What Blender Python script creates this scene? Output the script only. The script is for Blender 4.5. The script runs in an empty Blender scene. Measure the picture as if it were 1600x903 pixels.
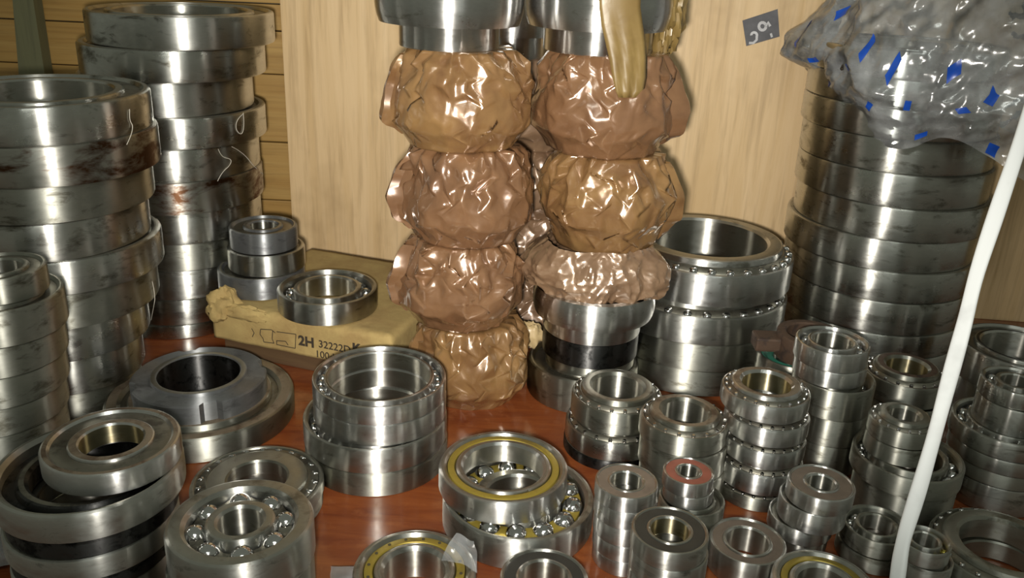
import bpy, bmesh, math, random
from mathutils import Vector, Matrix, noise

# ------------------------------------------------------------------ camera, world, light
FPX, PITCH, ROLL, CAMH = 1350.0, math.radians(22), math.radians(2.6), 0.6
IW, IH = 1600.0, 903.0
sc = bpy.context.scene
FWD = Vector((0, math.cos(PITCH), -math.sin(PITCH)))
_ru = Vector((1, 0, 0)); _uu = Vector((0, math.sin(PITCH), math.cos(PITCH)))
RGT = math.cos(ROLL)*_ru + math.sin(ROLL)*_uu
UPV = -math.sin(ROLL)*_ru + math.cos(ROLL)*_uu
CAM = Vector((0, 0, CAMH))
cd = bpy.data.cameras.new('camera'); cam = bpy.data.objects.new('camera', cd)
sc.collection.objects.link(cam)
cd.sensor_width = 36.0; cd.lens = 36.0*FPX/IW; cd.clip_start = 0.01
m3 = Matrix((RGT, UPV, -FWD)).transposed()
cam.matrix_world = Matrix.Translation(CAM) @ m3.to_4x4()
sc.camera = cam

w = bpy.data.worlds.new('world'); sc.world = w; w.use_nodes = True
w.node_tree.nodes['Background'].inputs[0].default_value = (0.95, 1.0, 0.8, 1)
w.node_tree.nodes['Background'].inputs[1].default_value = 0.17

def spot(name, loc, target, power, size, cone, col):
    l = bpy.data.lights.new(name, 'SPOT'); l.energy = power; l.shadow_soft_size = size
    l.spot_size = math.radians(cone); l.spot_blend = 1.0; l.color = col
    o = bpy.data.objects.new(name, l); sc.collection.objects.link(o); o.location = loc
    o.rotation_euler = (Vector(target)-Vector(loc)).to_track_quat('-Z', 'Y').to_euler()
    return o
# the phone's own flash, a few centimetres from the lens
spot('phone_flash', (-0.02, 0.0, CAMH-0.03), (-0.03, 1.25, 0.33), 78.0, 0.018, 76, (1.0, 0.95, 0.86))
# a dim lamp of the store room, high behind the photographer
l = bpy.data.lights.new('store_room_lamp', 'AREA'); l.energy = 7.0; l.shape = 'RECTANGLE'; l.size = 1.1; l.size_y = 0.12
l.color = (0.95, 1.0, 0.92)
lo = bpy.data.objects.new('store_room_lamp', l); sc.collection.objects.link(lo); lo.location = (0.25, -0.7, 1.75)
lo.rotation_euler = (Vector((0.0, 1.1, 0.1))-Vector(lo.location)).to_track_quat('-Z', 'Y').to_euler()

vs = sc.view_settings
vs.view_transform = 'Standard'; vs.look = 'None'; vs.gamma = 1.0; vs.use_curve_mapping = False
vs.exposure = 0.0
random.seed(7)
PI = math.pi

# ------------------------------------------------------------------ pixel -> place
def ray(x, y): return FWD + RGT*((x-IW/2)/FPX) - UPV*((y-IH/2)/FPX)
def at_z(x, y, z):
    d = ray(x, y); return CAM + d*((z-CAMH)/d.z)
def at_Y(x, y, Y):
    d = ray(x, y); return CAM + d*(Y/d.y)
def at_depth(x, y, dep): return CAM + ray(x, y)*dep
def hd(x, y):
    d = ray(x, y); k = math.hypot(d.x, d.y); return Vector((d.x/k, d.y/k, 0)), d.z/k
def fit(cx, y, wpx, dh):
    """a ring whose front top edge shows at (cx, y), wpx wide, its axis dh away on plan"""
    u, t = hd(cx, y); R = 0.0; z = 0.0
    for _ in range(6):
        z = CAMH + (dh-R)*t
        P = u*dh + Vector((0, 0, z))
        R = wpx/2/FPX*((P-CAM).dot(FWD))
    return u*dh, R, z
def dh_from_base(cx, y, wpx, z0=0.0):
    dh = 1.0
    for _ in range(12):
        u, t = hd(cx, y)
        P = u*dh + Vector((0, 0, z0))
        R = wpx/2/FPX*((P-CAM).dot(FWD))
        dh = (z0-CAMH)/t + R
    return dh

# ------------------------------------------------------------------ materials
def new_mat(name):
    m = bpy.data.materials.new(name); m.use_nodes = True
    nt = m.node_tree; b = nt.nodes['Principled BSDF']
    return m, nt, b
def N(nt, t, **kw):
    n = nt.nodes.new(t)
    for k, v in kw.items(): setattr(n, k, v)
    return n
def coords(nt, scale=(1, 1, 1), rnd=True):
    tc = N(nt, 'ShaderNodeTexCoord'); mp = N(nt, 'ShaderNodeMapping')
    mp.inputs['Scale'].default_value = scale
    nt.links.new(tc.outputs['Object'], mp.inputs['Vector'])
    if rnd:
        oi = N(nt, 'ShaderNodeObjectInfo'); mu = N(nt, 'ShaderNodeMath', operation='MULTIPLY')
        mu.inputs[1].default_value = 37.0
        nt.links.new(oi.outputs['Random'], mu.inputs[0]); nt.links.new(mu.outputs[0], mp.inputs['Location'])
    return mp
def noise_n(nt, vec, scale, detail=4, rough=0.6, dist=0.0):
    n = N(nt, 'ShaderNodeTexNoise'); n.inputs['Scale'].default_value = scale
    n.inputs['Detail'].default_value = detail; n.inputs['Roughness'].default_value = rough
    n.inputs['Distortion'].default_value = dist
    nt.links.new(vec.outputs[0], n.inputs['Vector']); return n
def ramp(nt, src, p0, c0, p1, c1):
    r = N(nt, 'ShaderNodeValToRGB'); e = r.color_ramp.elements
    e[0].position = p0; e[0].color = c0; e[1].position = p1; e[1].color = c1
    nt.links.new(src, r.inputs[0]); return r
def g(v): return (v, v, v, 1)
def mixc(nt, fac, a, b):
    m = N(nt, 'ShaderNodeMix', data_type='RGBA')
    for s, i in ((fac, 0), (a, 6), (b, 7)):
        if isinstance(s, (tuple, list)): m.inputs[i].default_value = s
        elif isinstance(s, (int, float)): m.inputs[i].default_value = s
        else: nt.links.new(s, m.inputs[i])
    return m
def mapv(nt, src, a, b):
    m = N(nt, 'ShaderNodeMapRange'); m.inputs['To Min'].default_value = a; m.inputs['To Max'].default_value = b
    m.inputs['From Min'].default_value = 0.3; m.inputs['From Max'].default_value = 0.7
    nt.links.new(src, m.inputs['Value']); return m
def bump(nt, b, src, strength, dist):
    bp = N(nt, 'ShaderNodeBump'); bp.inputs['Strength'].default_value = strength; bp.inputs['Distance'].default_value = dist
    nt.links.new(src, bp.inputs['Height']); nt.links.new(bp.outputs[0], b.inputs['Normal'])

def steel(name, col, r0, r1, stain_col, stain_at, aniso=1.0, metal=1.0, scale=30, zsq=2.5):
    """ground steel: fine turning marks run round the axis, oil stains and bloom in patches"""
    m, nt, b = new_mat(name)
    v = coords(nt, (1, 1, zsq))
    n1 = noise_n(nt, v, scale, 5, 0.65, 0.4)
    st = ramp(nt, n1.outputs[0], stain_at, g(0), stain_at+0.13, g(1))
    n2 = noise_n(nt, v, scale*4, 3, 0.6)
    c2 = mixc(nt, n2.outputs[0], tuple(c*0.86 for c in col[:3])+(1,), tuple(min(1, c*1.1) for c in col[:3])+(1,))
    c = mixc(nt, st.outputs[0], c2.outputs[2], stain_col)
    nt.links.new(c.outputs[2], b.inputs['Base Color'])
    k_ = 0.06 if aniso else 0.0
    mr = mapv(nt, n1.outputs[0], r0+k_, r1+k_); nt.links.new(mr.outputs[0], b.inputs['Roughness'])
    b.inputs['Metallic'].default_value = metal
    if aniso:
        b.inputs['Anisotropic'].default_value = aniso; b.inputs['Anisotropic Rotation'].default_value = 0.25
        tg = N(nt, 'ShaderNodeTangent', direction_type='RADIAL', axis='Z')
        nt.links.new(tg.outputs[0], b.inputs['Tangent'])
    v2 = coords(nt, (1, 1, 90))
    n3 = noise_n(nt, v2, 14, 2, 0.5)
    bump(nt, b, n3.outputs[0], 0.05, 0.001)
    return m
M = {}
M['bright'] = steel('bright_ground_steel', (0.66, 0.66, 0.65, 1), 0.2, 0.34, (0.36, 0.35, 0.31, 1), 0.60)
M['steel'] = steel('ground_steel', (0.56, 0.56, 0.53, 1), 0.24, 0.42, (0.24, 0.23, 0.2, 1), 0.58)
M['dull'] = steel('dull_greased_steel', (0.46, 0.46, 0.41, 1), 0.34, 0.5, (0.22, 0.21, 0.17, 1), 0.55)
M['tower'] = steel('oily_polished_steel', (0.5, 0.5, 0.47, 1), 0.16, 0.34, (0.16, 0.15, 0.12, 1), 0.56, scale=17)
M['rusty'] = steel('rust_patched_steel', (0.46, 0.45, 0.41, 1), 0.2, 0.55, (0.13, 0.065, 0.035, 1), 0.47, scale=13)
M['black'] = steel('black_oily_steel', (0.1, 0.1, 0.1, 1), 0.3, 0.5, (0.03, 0.03, 0.03, 1), 0.5, scale=60, zsq=1)
M['face'] = steel('greased_steel_face', (0.38, 0.37, 0.32, 1), 0.34, 0.52, (0.2, 0.18, 0.14, 1), 0.55, aniso=0.0)
M['grime'] = steel('grimy_brown_face', (0.27, 0.22, 0.16, 1), 0.4, 0.6, (0.13, 0.09, 0.06, 1), 0.5, aniso=0.0, metal=0.7)
M['bore'] = steel('bore_steel', (0.55, 0.54, 0.49, 1), 0.22, 0.36, (0.3, 0.27, 0.2, 1), 0.6)
M['goldbore'] = steel('varnished_bore_steel', (0.46, 0.41, 0.27, 1), 0.22, 0.36, (0.28, 0.23, 0.13, 1), 0.6)
M['rust'] = steel('rusted_iron', (0.085, 0.052, 0.034, 1), 0.5, 0.8, (0.04, 0.026, 0.02, 1), 0.5, aniso=0.0, metal=0.3, scale=60, zsq=1)
M['ball'] = steel('ball_steel', (0.6, 0.6, 0.6, 1), 0.08, 0.16, (0.45, 0.45, 0.44, 1), 0.6, aniso=0.0)
M['goldball'] = steel('greased_gold_ball', (0.62, 0.52, 0.12, 1), 0.1, 0.16, (0.5, 0.4, 0.1, 1), 0.6, aniso=0.0)
M['cage'] = steel('pressed_cage_steel', (0.25, 0.24, 0.2, 1), 0.32, 0.5, (0.12, 0.11, 0.09, 1), 0.5, aniso=0.0)
M['brass'] = steel('brass_cage', (0.34, 0.26, 0.045, 1), 0.3, 0.45, (0.22, 0.16, 0.04, 1), 0.55, aniso=0.0, metal=0.55)
M['grey'] = steel('grey_phosphate_steel', (0.3, 0.31, 0.32, 1), 0.38, 0.55, (0.2, 0.2, 0.21, 1), 0.55, metal=0.85)
def rubber(name, col, rough=0.5):
    m, nt, b = new_mat(name)
    n1 = noise_n(nt, coords(nt), 60, 4)
    c = mixc(nt, n1.outputs[0], tuple(x*0.6 for x in col[:3])+(1,), tuple(min(1, x*1.4) for x in col[:3])+(1,))
    nt.links.new(c.outputs[2], b.inputs['Base Color']); b.inputs['Roughness'].default_value = rough
    return m
M['seal_red'] = rubber('red_brown_seal', (0.22, 0.07, 0.045, 1))
M['seal_brown'] = rubber('dusty_brown_seal', (0.13, 0.1, 0.075, 1), 0.6)
M['seal_black'] = rubber('black_seal', (0.025, 0.025, 0.022, 1), 0.4)
M['seal_green'] = rubber('green_seal', (0.02, 0.12, 0.08, 1))
M['hole'] = rubber('dark_rivet_hole', (0.05, 0.04, 0.02, 1), 0.6)
M['thread'] = rubber('pale_cotton_thread', (0.45, 0.42, 0.36, 1), 0.9)

def wood(name, c0, c1, knot, gscale, vertical=True, rough=0.55, bmp=0.15):
    m, nt, b = new_mat(name)
    sx = (gscale, gscale, 0.5) if vertical else (0.5, gscale, gscale)
    v = coords(nt, sx)
    n1 = noise_n(nt, v, 2.2, 6, 0.62, 1.2)
    n2 = noise_n(nt, v, 11, 4, 0.6, 0.3)
    a = mixc(nt, ramp(nt, n1.outputs[0], 0.3, g(0), 0.68, g(1)).outputs[0], c0, c1)
    f = N(nt, 'ShaderNodeMath', operation='MULTIPLY'); f.inputs[1].default_value = 0.42
    nt.links.new(ramp(nt, n2.outputs[0], 0.48, g(0), 0.72, g(1)).outputs[0], f.inputs[0])
    c = mixc(nt, f.outputs[0], a.outputs[2], knot)
    v3 = coords(nt, (1, 1, 1)); n4 = noise_n(nt, v3, 5, 4, 0.6)
    d = ramp(nt, n4.outputs[0], 0.58, g(0), 0.8, g(0.55))
    c = mixc(nt, d.outputs[0], c.outputs[2], knot)
    nt.links.new(c.outputs[2], b.inputs['Base Color']); b.inputs['Roughness'].default_value = rough
    bump(nt, b, n2.outputs[0], bmp, 0.002)
    return m
M['wall'] = wood('pale_plywood', (0.68, 0.5, 0.29, 1), (0.56, 0.385, 0.19, 1), (0.27, 0.17, 0.075, 1), 9)
M['plank'] = wood('yellow_pine_plank', (0.42, 0.27, 0.085, 1), (0.32, 0.18, 0.045, 1), (0.16, 0.085, 0.02, 1), 14, vertical=False)
M['olive'] = wood('olive_painted_slat', (0.14, 0.14, 0.07, 1), (0.11, 0.11, 0.06, 1), (0.05, 0.05, 0.03, 1), 8)
M['darkwood'] = wood('dark_dirty_board', (0.12, 0.075, 0.035, 1), (0.09, 0.05, 0.025, 1), (0.03, 0.02, 0.01, 1), 10, vertical=False)

def floor_mat():
    m, nt, b = new_mat('red_brown_varnished_board')
    v = coords(nt, (1, 6, 1), False)
    n1 = noise_n(nt, v, 9, 6, 0.65, 0.6)
    n2 = noise_n(nt, coords(nt, (1, 1, 1), False), 26, 4, 0.6)
    a = mixc(nt, ramp(nt, n1.outputs[0], 0.35, g(0), 0.7, g(1)).outputs[0], (0.22, 0.062, 0.017, 1), (0.13, 0.03, 0.011, 1))
    c = mixc(nt, ramp(nt, n2.outputs[0], 0.56, g(0), 0.75, g(0.55)).outputs[0], a.outputs[2], (0.3, 0.11, 0.042, 1))
    nt.links.new(c.outputs[2], b.inputs['Base Color'])
    b.inputs['Roughness'].default_value = 0.2; b.inputs['Coat Weight'].default_value = 0.5; b.inputs['Coat Roughness'].default_value = 0.1
    n3 = noise_n(nt, coords(nt, (1, 1, 1), False), 18, 3, 0.5)
    bump(nt, b, n3.outputs[0], 0.12, 0.004)
    return m
M['floor'] = floor_mat()

def paper_mat(name, ca, cb, rough=0.24, metal=0.22, coat=0.8):
    m, nt, b = new_mat(name)
    v = coords(nt)
    n1 = noise_n(nt, v, 16, 5, 0.6, 0.5)
    c = mixc(nt, ramp(nt, n1.outputs[0], 0.35, g(0), 0.68, g(1)).outputs[0], ca, cb)
    nt.links.new(c.outputs[2], b.inputs['Base Color'])
    b.inputs['Roughness'].default_value = rough; b.inputs['Specular IOR Level'].default_value = 0.9; b.inputs['Metallic'].default_value = metal
    b.inputs['Coat Weight'].default_value = coat; b.inputs['Coat Roughness'].default_value = 0.2
    vo = N(nt, 'ShaderNodeTexVoronoi', feature='F1', distance='CHEBYCHEV'); vo.inputs['Scale'].default_value = 45
    vd = noise_n(nt, v, 12, 2); ad = N(nt, 'ShaderNodeVectorMath', operation='MULTIPLY_ADD')
    ad.inputs[1].default_value = (0.05, 0.05, 0.05)
    nt.links.new(vd.outputs['Color'], ad.inputs[0]); nt.links.new(v.outputs[0], ad.inputs[2])
    nt.links.new(ad.outputs[0], vo.inputs['Vector'])
    bump(nt, b, vo.outputs['Distance'], 0.12, 0.003)
    return m
M['wax'] = paper_mat('brown_waxed_paper', (0.25, 0.132, 0.064, 1), (0.165, 0.082, 0.04, 1))
M['waxgold'] = paper_mat('golden_waxed_paper', (0.29, 0.165, 0.064, 1), (0.18, 0.09, 0.038, 1))
M['waxpale'] = paper_mat('pale_waxed_paper', (0.27, 0.17, 0.1, 1), (0.18, 0.105, 0.06, 1), 0.3)
M['strip'] = paper_mat('mustard_waxed_paper', (0.23, 0.155, 0.05, 1), (0.16, 0.1, 0.03, 1), 0.42, 0.0, 0.15)
M['cream'] = paper_mat('cream_paper', (0.5, 0.38, 0.2, 1), (0.4, 0.28, 0.13, 1), 0.45, 0.0, 0.1)

def card_mat():
    m, nt, b = new_mat('worn_tan_cardboard')
    v = coords(nt, rnd=False)
    n1 = noise_n(nt, v, 14, 6, 0.7); n2 = noise_n(nt, v, 120, 3)
    a = mixc(nt, ramp(nt, n1.outputs[0], 0.35, g(0), 0.65, g(1)).outputs[0], (0.42, 0.31, 0.12, 1), (0.3, 0.2, 0.075, 1))
    nt.links.new(a.outputs[2], b.inputs['Base Color']); b.inputs['Roughness'].default_value = 0.85
    bump(nt, b, n2.outputs[0], 0.3, 0.002)
    return m
M['card'] = card_mat()
M['ink'] = rubber('black_ink', (0.035, 0.025, 0.015, 1), 0.8)
M['tag'] = rubber('slate_grey_tag', (0.1, 0.1, 0.11, 1), 0.7)
M['chalk'] = rubber('chalk_white', (0.5, 0.5, 0.52, 1), 0.8)
def plain(name, col, rough):
    m, nt, b = new_mat(name)
    n1 = noise_n(nt, coords(nt), 22, 4)
    c = mixc(nt, ramp(nt, n1.outputs[0], 0.55, g(0), 0.8, g(0.5)).outputs[0], col, tuple(x*0.6 for x in col[:3])+(1,))
    nt.links.new(c.outputs[2], b.inputs['Base Color']); b.inputs['Roughness'].default_value = rough
    return m
M['white'] = plain('white_plastic_strip', (0.82, 0.84, 0.85, 1), 0.4)
def film_mat(name, haze, col):
    m, nt, b = new_mat(name)
    out = nt.nodes['Material Output']
    b.inputs['Base Color'].default_value = col; b.inputs['Roughness'].default_value = 0.12
    b.inputs['Specular IOR Level'].default_value = 0.8
    tr = N(nt, 'ShaderNodeBsdfTransparent'); tr.inputs[0].default_value = (0.9, 0.93, 0.95, 1)
    mx = N(nt, 'ShaderNodeMixShader')
    n1 = noise_n(nt, coords(nt), 22, 4)
    mr = mapv(nt, n1.outputs[0], haze*0.25, haze*1.8); nt.links.new(mr.outputs[0], mx.inputs[0])
    nt.links.new(tr.outputs[0], mx.inputs[1]); nt.links.new(b.outputs[0], mx.inputs[2])
    gl = N(nt, 'ShaderNodeBsdfGlossy'); gl.inputs['Roughness'].default_value = 0.2
    lw = N(nt, 'ShaderNodeFresnel'); lw.inputs['IOR'].default_value = 1.8
    m2 = N(nt, 'ShaderNodeMixShader'); nt.links.new(lw.outputs[0], m2.inputs[0])
    nt.links.new(mx.outputs[0], m2.inputs[1]); nt.links.new(gl.outputs[0], m2.inputs[2])
    nt.links.new(m2.outputs[0], out.inputs[0])
    return m
M['film'] = film_mat('clear_crinkled_film', 0.19, (0.82, 0.85, 0.88, 1))
M['blue'] = rubber('blue_print', (0.01, 0.07, 0.42, 1), 0.3)

# ------------------------------------------------------------------ object helpers
COL = sc.collection
def mesh_obj(name, verts, faces, mat, parent=None, sharp=32, smooth=True):
    me = bpy.data.meshes.new(name); me.from_pydata(verts, [], faces)
    me.materials.append(mat)
    if smooth:
        me.polygons.foreach_set('use_smooth', [True]*len(me.polygons))
        me.set_sharp_from_angle(angle=math.radians(sharp))
    me.update()
    o = bpy.data.objects.new(name, me); COL.objects.link(o)
    if parent is not None: o.parent = parent
    return o
def share(o, loc, rot=(0, 0, 0)):
    c = o.copy(); COL.objects.link(c); c.location = loc; c.rotation_euler = rot; return c
def empty(name, loc, label, cat, group=None, rz=0.0):
    o = bpy.data.objects.new(name, None); COL.objects.link(o); o.location = loc; o.rotation_euler = (0, 0, rz)
    o.empty_display_size = 0.02
    o['label'] = label; o['category'] = cat
    if group: o['group'] = group
    return o
def tag(o, label, cat, group=None):
    o['label'] = label; o['category'] = cat
    if group: o['group'] = group
    return o
def struct(o): o['kind'] = 'structure'; return o
def lathe(name, prof, mat, parent, seg=64, closed=True, loc=(0, 0, 0), mats=None):
    """prof: (r, z) loop, counter-clockwise seen with r right and z up; mats: {edge index: material slot}"""
    vs_, fs = [], []; n = len(prof)
    for k in range(seg):
        a = 2*PI*k/seg; c, s = math.cos(a), math.sin(a)
        for r, z in prof: vs_.append((r*c+loc[0], r*s+loc[1], z+loc[2]))
    ne = n if closed else n-1
    idx = []
    for k in range(seg):
        k2 = (k+1) % seg
        for i in range(ne):
            j = (i+1) % n
            fs.append((k*n+i, k2*n+i, k2*n+j, k*n+j)); idx.append(i)
    o = mesh_obj(name, vs_, fs, mat, parent)
    if mats:
        for mm in mats[0]: o.data.materials.append(mm)
        for p, i in zip(o.data.polygons, idx):
            if i in mats[1]: p.material_index = mats[1][i]
    return o
def ring_prof(ro, ri, z0, z1, c=0.0015, ci=None):
    c = min(c, (ro-ri)*0.4, (z1-z0)*0.3); ci = c if ci is None else min(ci, (ro-ri)*0.4)
    q = 0.3*c
    return [(ri, z0+ci), (ri+ci, z0), (ro-c, z0), (ro-q, z0+q), (ro, z0+c), (ro, z1-c), (ro-q, z1-q), (ro-c, z1), (ri+ci, z1), (ri, z1-ci)]
def ring(name, ro, ri, z0, z1, mat, parent, c=0.0015, seg=64, face=None, bore=None):
    ml, mp = [], {}
    if face is not None: ml.append(face); mp[7] = len(ml); mp[1] = len(ml)
    if bore is not None: ml.append(bore); mp[9] = len(ml)
    return lathe(name, ring_prof(ro, ri, z0, z1, c), mat, parent, seg, mats=(ml, mp) if ml else None)
_sph = {}
def sphere(name, r, mat, parent, loc, u=16, v=10):
    key = (round(r, 5), mat.name, u)
    if key not in _sph:
        vs_ = [(0, 0, r)]; fs = []
        for i in range(1, v):
            t = PI*i/v
            for k in range(u):
                a = 2*PI*k/u; vs_.append((r*math.sin(t)*math.cos(a), r*math.sin(t)*math.sin(a), r*math.cos(t)))
        vs_.append((0, 0, -r)); L = len(vs_)-1
        for k in range(u):
            fs.append((0, 1+k, 1+(k+1) % u)); b = 1+(v-2)*u; fs.append((L, b+(k+1) % u, b+k))
            for i in range(v-2):
                p = 1+i*u; fs.append((p+k, p+u+k, p+u+(k+1) % u, p+(k+1) % u))
        o = mesh_obj(name, vs_, fs, mat, parent, 180); o.location = loc; _sph[key] = o.data; return o
    o = bpy.data.objects.new(name, _sph[key]); COL.objects.link(o); o.parent = parent; o.location = loc; return o

# ------------------------------------------------------------------ bearings
def bearing(kind, R, h, loc, label, group, br=0.55, om='steel', fm='face', bm='bore', n=None, rz=None, seal=None, capm=None, cat='bearing', ot=None, it=None):
    names = dict(ball='ball_bearing', taper='tapered_roller_bearing', sealed='sealed_bearing', brass='brass_caged_bearing',
                 plain='roller_bearing', nut='locknut_bearing', selfalign='self_aligning_bearing', cup='bearing_ring',
                 holes='brass_caged_bearing')
    seg = 80 if R > 0.09 else 56
    rz = random.uniform(0, 6.28) if rz is None else rz
    e = empty(names[kind], loc, label, cat, group, rz)
    O, Fm, B = M[om], M[fm], M[bm]
    rb = R*br; t = R-rb
    ch = min(0.0036, 0.11*h)
    if kind == 'plain':
        ring('outer_ring', R, R-0.27*t, 0, h, O, e, ch, seg, Fm)
        ring('inner_ring', rb+0.3*t, rb, 0, h*0.995, O, e, ch*0.7, seg, Fm, B)
        ring('shield', R-0.26*t, rb+0.29*t, h*0.12, h*0.9, M['cage'], e, 0.0006, seg)
    elif kind == 'cup':
        ring('outer_ring', R, R-0.3*t, 0, h, O, e, ch*1.6, seg, Fm, B)
        ring('inner_ring', rb+0.35*t, rb, h*0.05, h*0.8, M['black'], e, ch, seg, M['cage'], M['black'])
        ring('shield', R-0.29*t, rb+0.34*t, h*0.05, h*0.55, M['black'], e, 0.0006, seg)
    elif kind in ('ball', 'selfalign'):
        rbal = min(0.27*t, 0.44*h); rm = rb+0.5*t
        if kind == 'selfalign': rbal = 0.25*t; rm = rb+0.53*t
        ro_i = R-(ot or (0.25 if kind == 'ball' else 0.2))*t
        zc = h/2 if kind == 'ball' else h*0.72
        ri_o = rb+(it or 0.27)*t
        if ot: rm = (ro_i+ri_o)/2; rbal = min(0.62*(ro_i-ri_o), 0.47*h); zc = h-rbal*1.05
        pr = ring_prof(R, ro_i, 0, h, ch)
        lathe('outer_ring', pr[:-1]+[(ro_i, h-ch), (ro_i, h*0.72), (ro_i+0.07*t, h*0.5), (ro_i, h*0.28)], O, e, seg, mats=([Fm], {7: 1, 1: 1}))
        ring('inner_ring', ri_o, rb, 0, h*0.99, O, e, ch*0.7, seg, Fm, B)
        n = n or max(8, int(2*PI*rm/(rbal*2.75)))
        bmat = M['goldball'] if capm == 'gold' else M['ball']
        for k in range(n):
            a = 2*PI*k/n
            sphere('ball', rbal, bmat, e, (rm*math.cos(a), rm*math.sin(a), zc))
        if kind == 'ball':
            # pressed ribbon cage that rises over every ball
            vs_, fs = [], []; S = n*10; wd = rbal*0.55
            for k in range(S):
                a = 2*PI*k/S; ph = (k % 10)/10.0
                x = (min(ph, 1-ph))*2*PI*rm/n
                zz = math.sqrt(max(0, (rbal*1.06)**2-x*x)) if x < rbal*1.06 else 0.0
                z = zc+max(zz*0.42, 0.0006)
                for r_, dz in ((rm-wd, -0.0004), (rm-wd*0.5, 0.0003), (rm+wd*0.5, 0.0003), (rm+wd, -0.0004)):
                    vs_.append((r_*math.cos(a), r_*math.sin(a), z+dz))
            for k in range(S):
                k2 = (k+1) % S
                for i in range(3): fs.append((k*4+i, k2*4+i, k2*4+i+1, k*4+i+1))
            mesh_obj('cage', vs_, fs, M['cage'], e, 40)
        else:
            ring('cage', rm+rbal*0.75, rm-rbal*0.75, zc-rbal*0.8, zc+rbal*0.25, M['brass'], e, 0.0006, seg)
        ring('lower_shield', ro_i+0.02*t, ri_o-0.02*t, h*0.04, h*0.1, M['cage'], e, 0.0005, seg)
    elif kind == 'sealed':
        ring('outer_ring', R, R-0.2*t, 0, h, O, e, ch, seg, Fm)
        ring('inner_ring', rb+0.22*t, rb, 0, h*0.995, O, e, ch*0.7, seg, Fm, B)
        sm = M[seal or 'seal_black']
        lathe('seal', [(rb+0.21*t, h*0.1), (R-0.19*t, h*0.1), (R-0.19*t, h*0.95), (R-0.3*t, h*0.965), (rb+0.5*t, h*0.93), (rb+0.3*t, h*0.95), (rb+0.21*t, h*0.93)], sm, e, seg)
    elif kind in ('brass', 'holes'):
        ring('outer_ring', R, R-0.33*t, 0, h, O, e, ch, seg, Fm)
        ring('inner_ring', rb+0.33*t, rb, 0, h*0.99, O, e, ch, seg, Fm, B)
        cg = ring('cage', R-0.36*t, rb+0.36*t, h*0.1, h*0.955, M['brass'], e, 0.0008, seg)
        if kind == 'holes':
            for k in range(n or 14):
                a = 2*PI*k/(n or 14); rm = rb+0.52*t
                lathe('rivet_hole', [(0.0001, 0), (0.055*t, 0), (0.055*t, 0.0007), (0.0001, 0.0009)], M['hole'], cg, 10, loc=(rm*math.cos(a), rm*math.sin(a), h*0.953))
    elif kind == 'taper':
        hc = h*0.76; n = n or 20
        lathe('outer_ring', [(R-0.3*t, 0.001), (R-0.28*t, 0), (R-ch, 0), (R-0.3*ch, 0.3*ch), (R, ch), (R, hc-ch), (R-0.3*ch, hc-0.3*ch), (R-ch, hc), (R-0.1*t, hc), (R-0.13*t, hc-ch*0.5)], O, e, seg, mats=([Fm], {7: 1}))
        ro1 = rb+0.56*t
        lathe('inner_ring', [(rb, ch), (rb+ch, 0.0), (rb+0.2*t, 0.0), (rb+0.34*t, h*0.78), (ro1, h*0.8), (ro1, h-ch), (ro1-0.3*ch, h-0.3*ch), (ro1-ch, h), (rb+ch, h), (rb, h-ch)], O, e, seg, mats=([Fm, B], {7: 1, 9: 2}))
        lathe('cage', [(rb+0.3*t, h*0.1), (R-0.3*t, h*0.1), (R-0.16*t, hc-0.05*h), (R-0.2*t, hc+0.01*h), (ro1+0.06*t, h*0.86), (ro1+0.01*t, h*0.86), (ro1-0.02*t, h*0.6)], M['cage'], e, seg)
        rr = min(0.15*t if br > 0.65 else 0.1*t, PI*(R-0.24*t)/n*0.62); proto = None
        tilt = math.atan2(0.16*t, h*0.75)
        for k in range(n):
            a = 2*PI*k/n; rm = R-0.245*t
            if proto is None:
                vs_, fs = [], []; L = h*0.13
                for (r_, z_) in ((rr, -L), (rr, L*0.7), (rr*0.7, L)):
                    for q in range(8): vs_.append((r_*math.cos(2*PI*q/8), r_*math.sin(2*PI*q/8), z_))
                for i in range(2):
                    for q in range(8): fs.append((i*8+q, i*8+(q+1) % 8, i*8+8+(q+1) % 8, i*8+8+q))
                fs.append(tuple(range(16, 24)))
                proto = mesh_obj('roller', vs_, fs, M['ball'], e, 60); o = proto
            else:
                o = bpy.data.objects.new('roller', proto.data); COL.objects.link(o); o.parent = e
            o.location = (rm*math.cos(a), rm*math.sin(a), h*0.712); o.rotation_euler = (0, tilt, a)
    elif kind == 'nut':
        hb = h*0.52
        ring('outer_ring', R, R-0.17*R, 0, hb, O, e, 0.004, seg, Fm)
        ring('inner_ring', R*0.76, R*0.55, 0, hb*1.06, O, e, 0.002, seg, Fm)
        ring('shield', R*0.84, R*0.75, 0, hb*0.84, M['cage'], e, 0.0006, seg)
        Rn = R*0.715; rs = R*0.505
        # slotted lock nut
        vs_, fs = [], []; S = 96
        slots = [k*24+a for k in range(4) for a in (0, 1, 2, 3)]
        for k in range(S):
            a = 2*PI*k/S
            ro = Rn*0.93 if k in slots else Rn
            for r_, z_ in ((rs, hb*1.06), (ro, hb*1.06), (ro, h*0.94-0.002), (ro-0.002, h*0.94), (rs, h*0.94)): vs_.append((r_*math.cos(a), r_*math.sin(a), z_))
        for k in range(S):
            k2 = (k+1) % S
            for i in range(5): fs.append((k*5+i, k2*5+i, k2*5+(i+1) % 5, k*5+(i+1) % 5))
        mesh_obj('lock_nut', vs_, fs, M['grey'], e, 28)
        ring('adapter_sleeve', rs+0.0005, rs-0.008, 0.0, h, M['grey'], e, 0.0015, seg, M['face'], M['black'])
    return e

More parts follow.
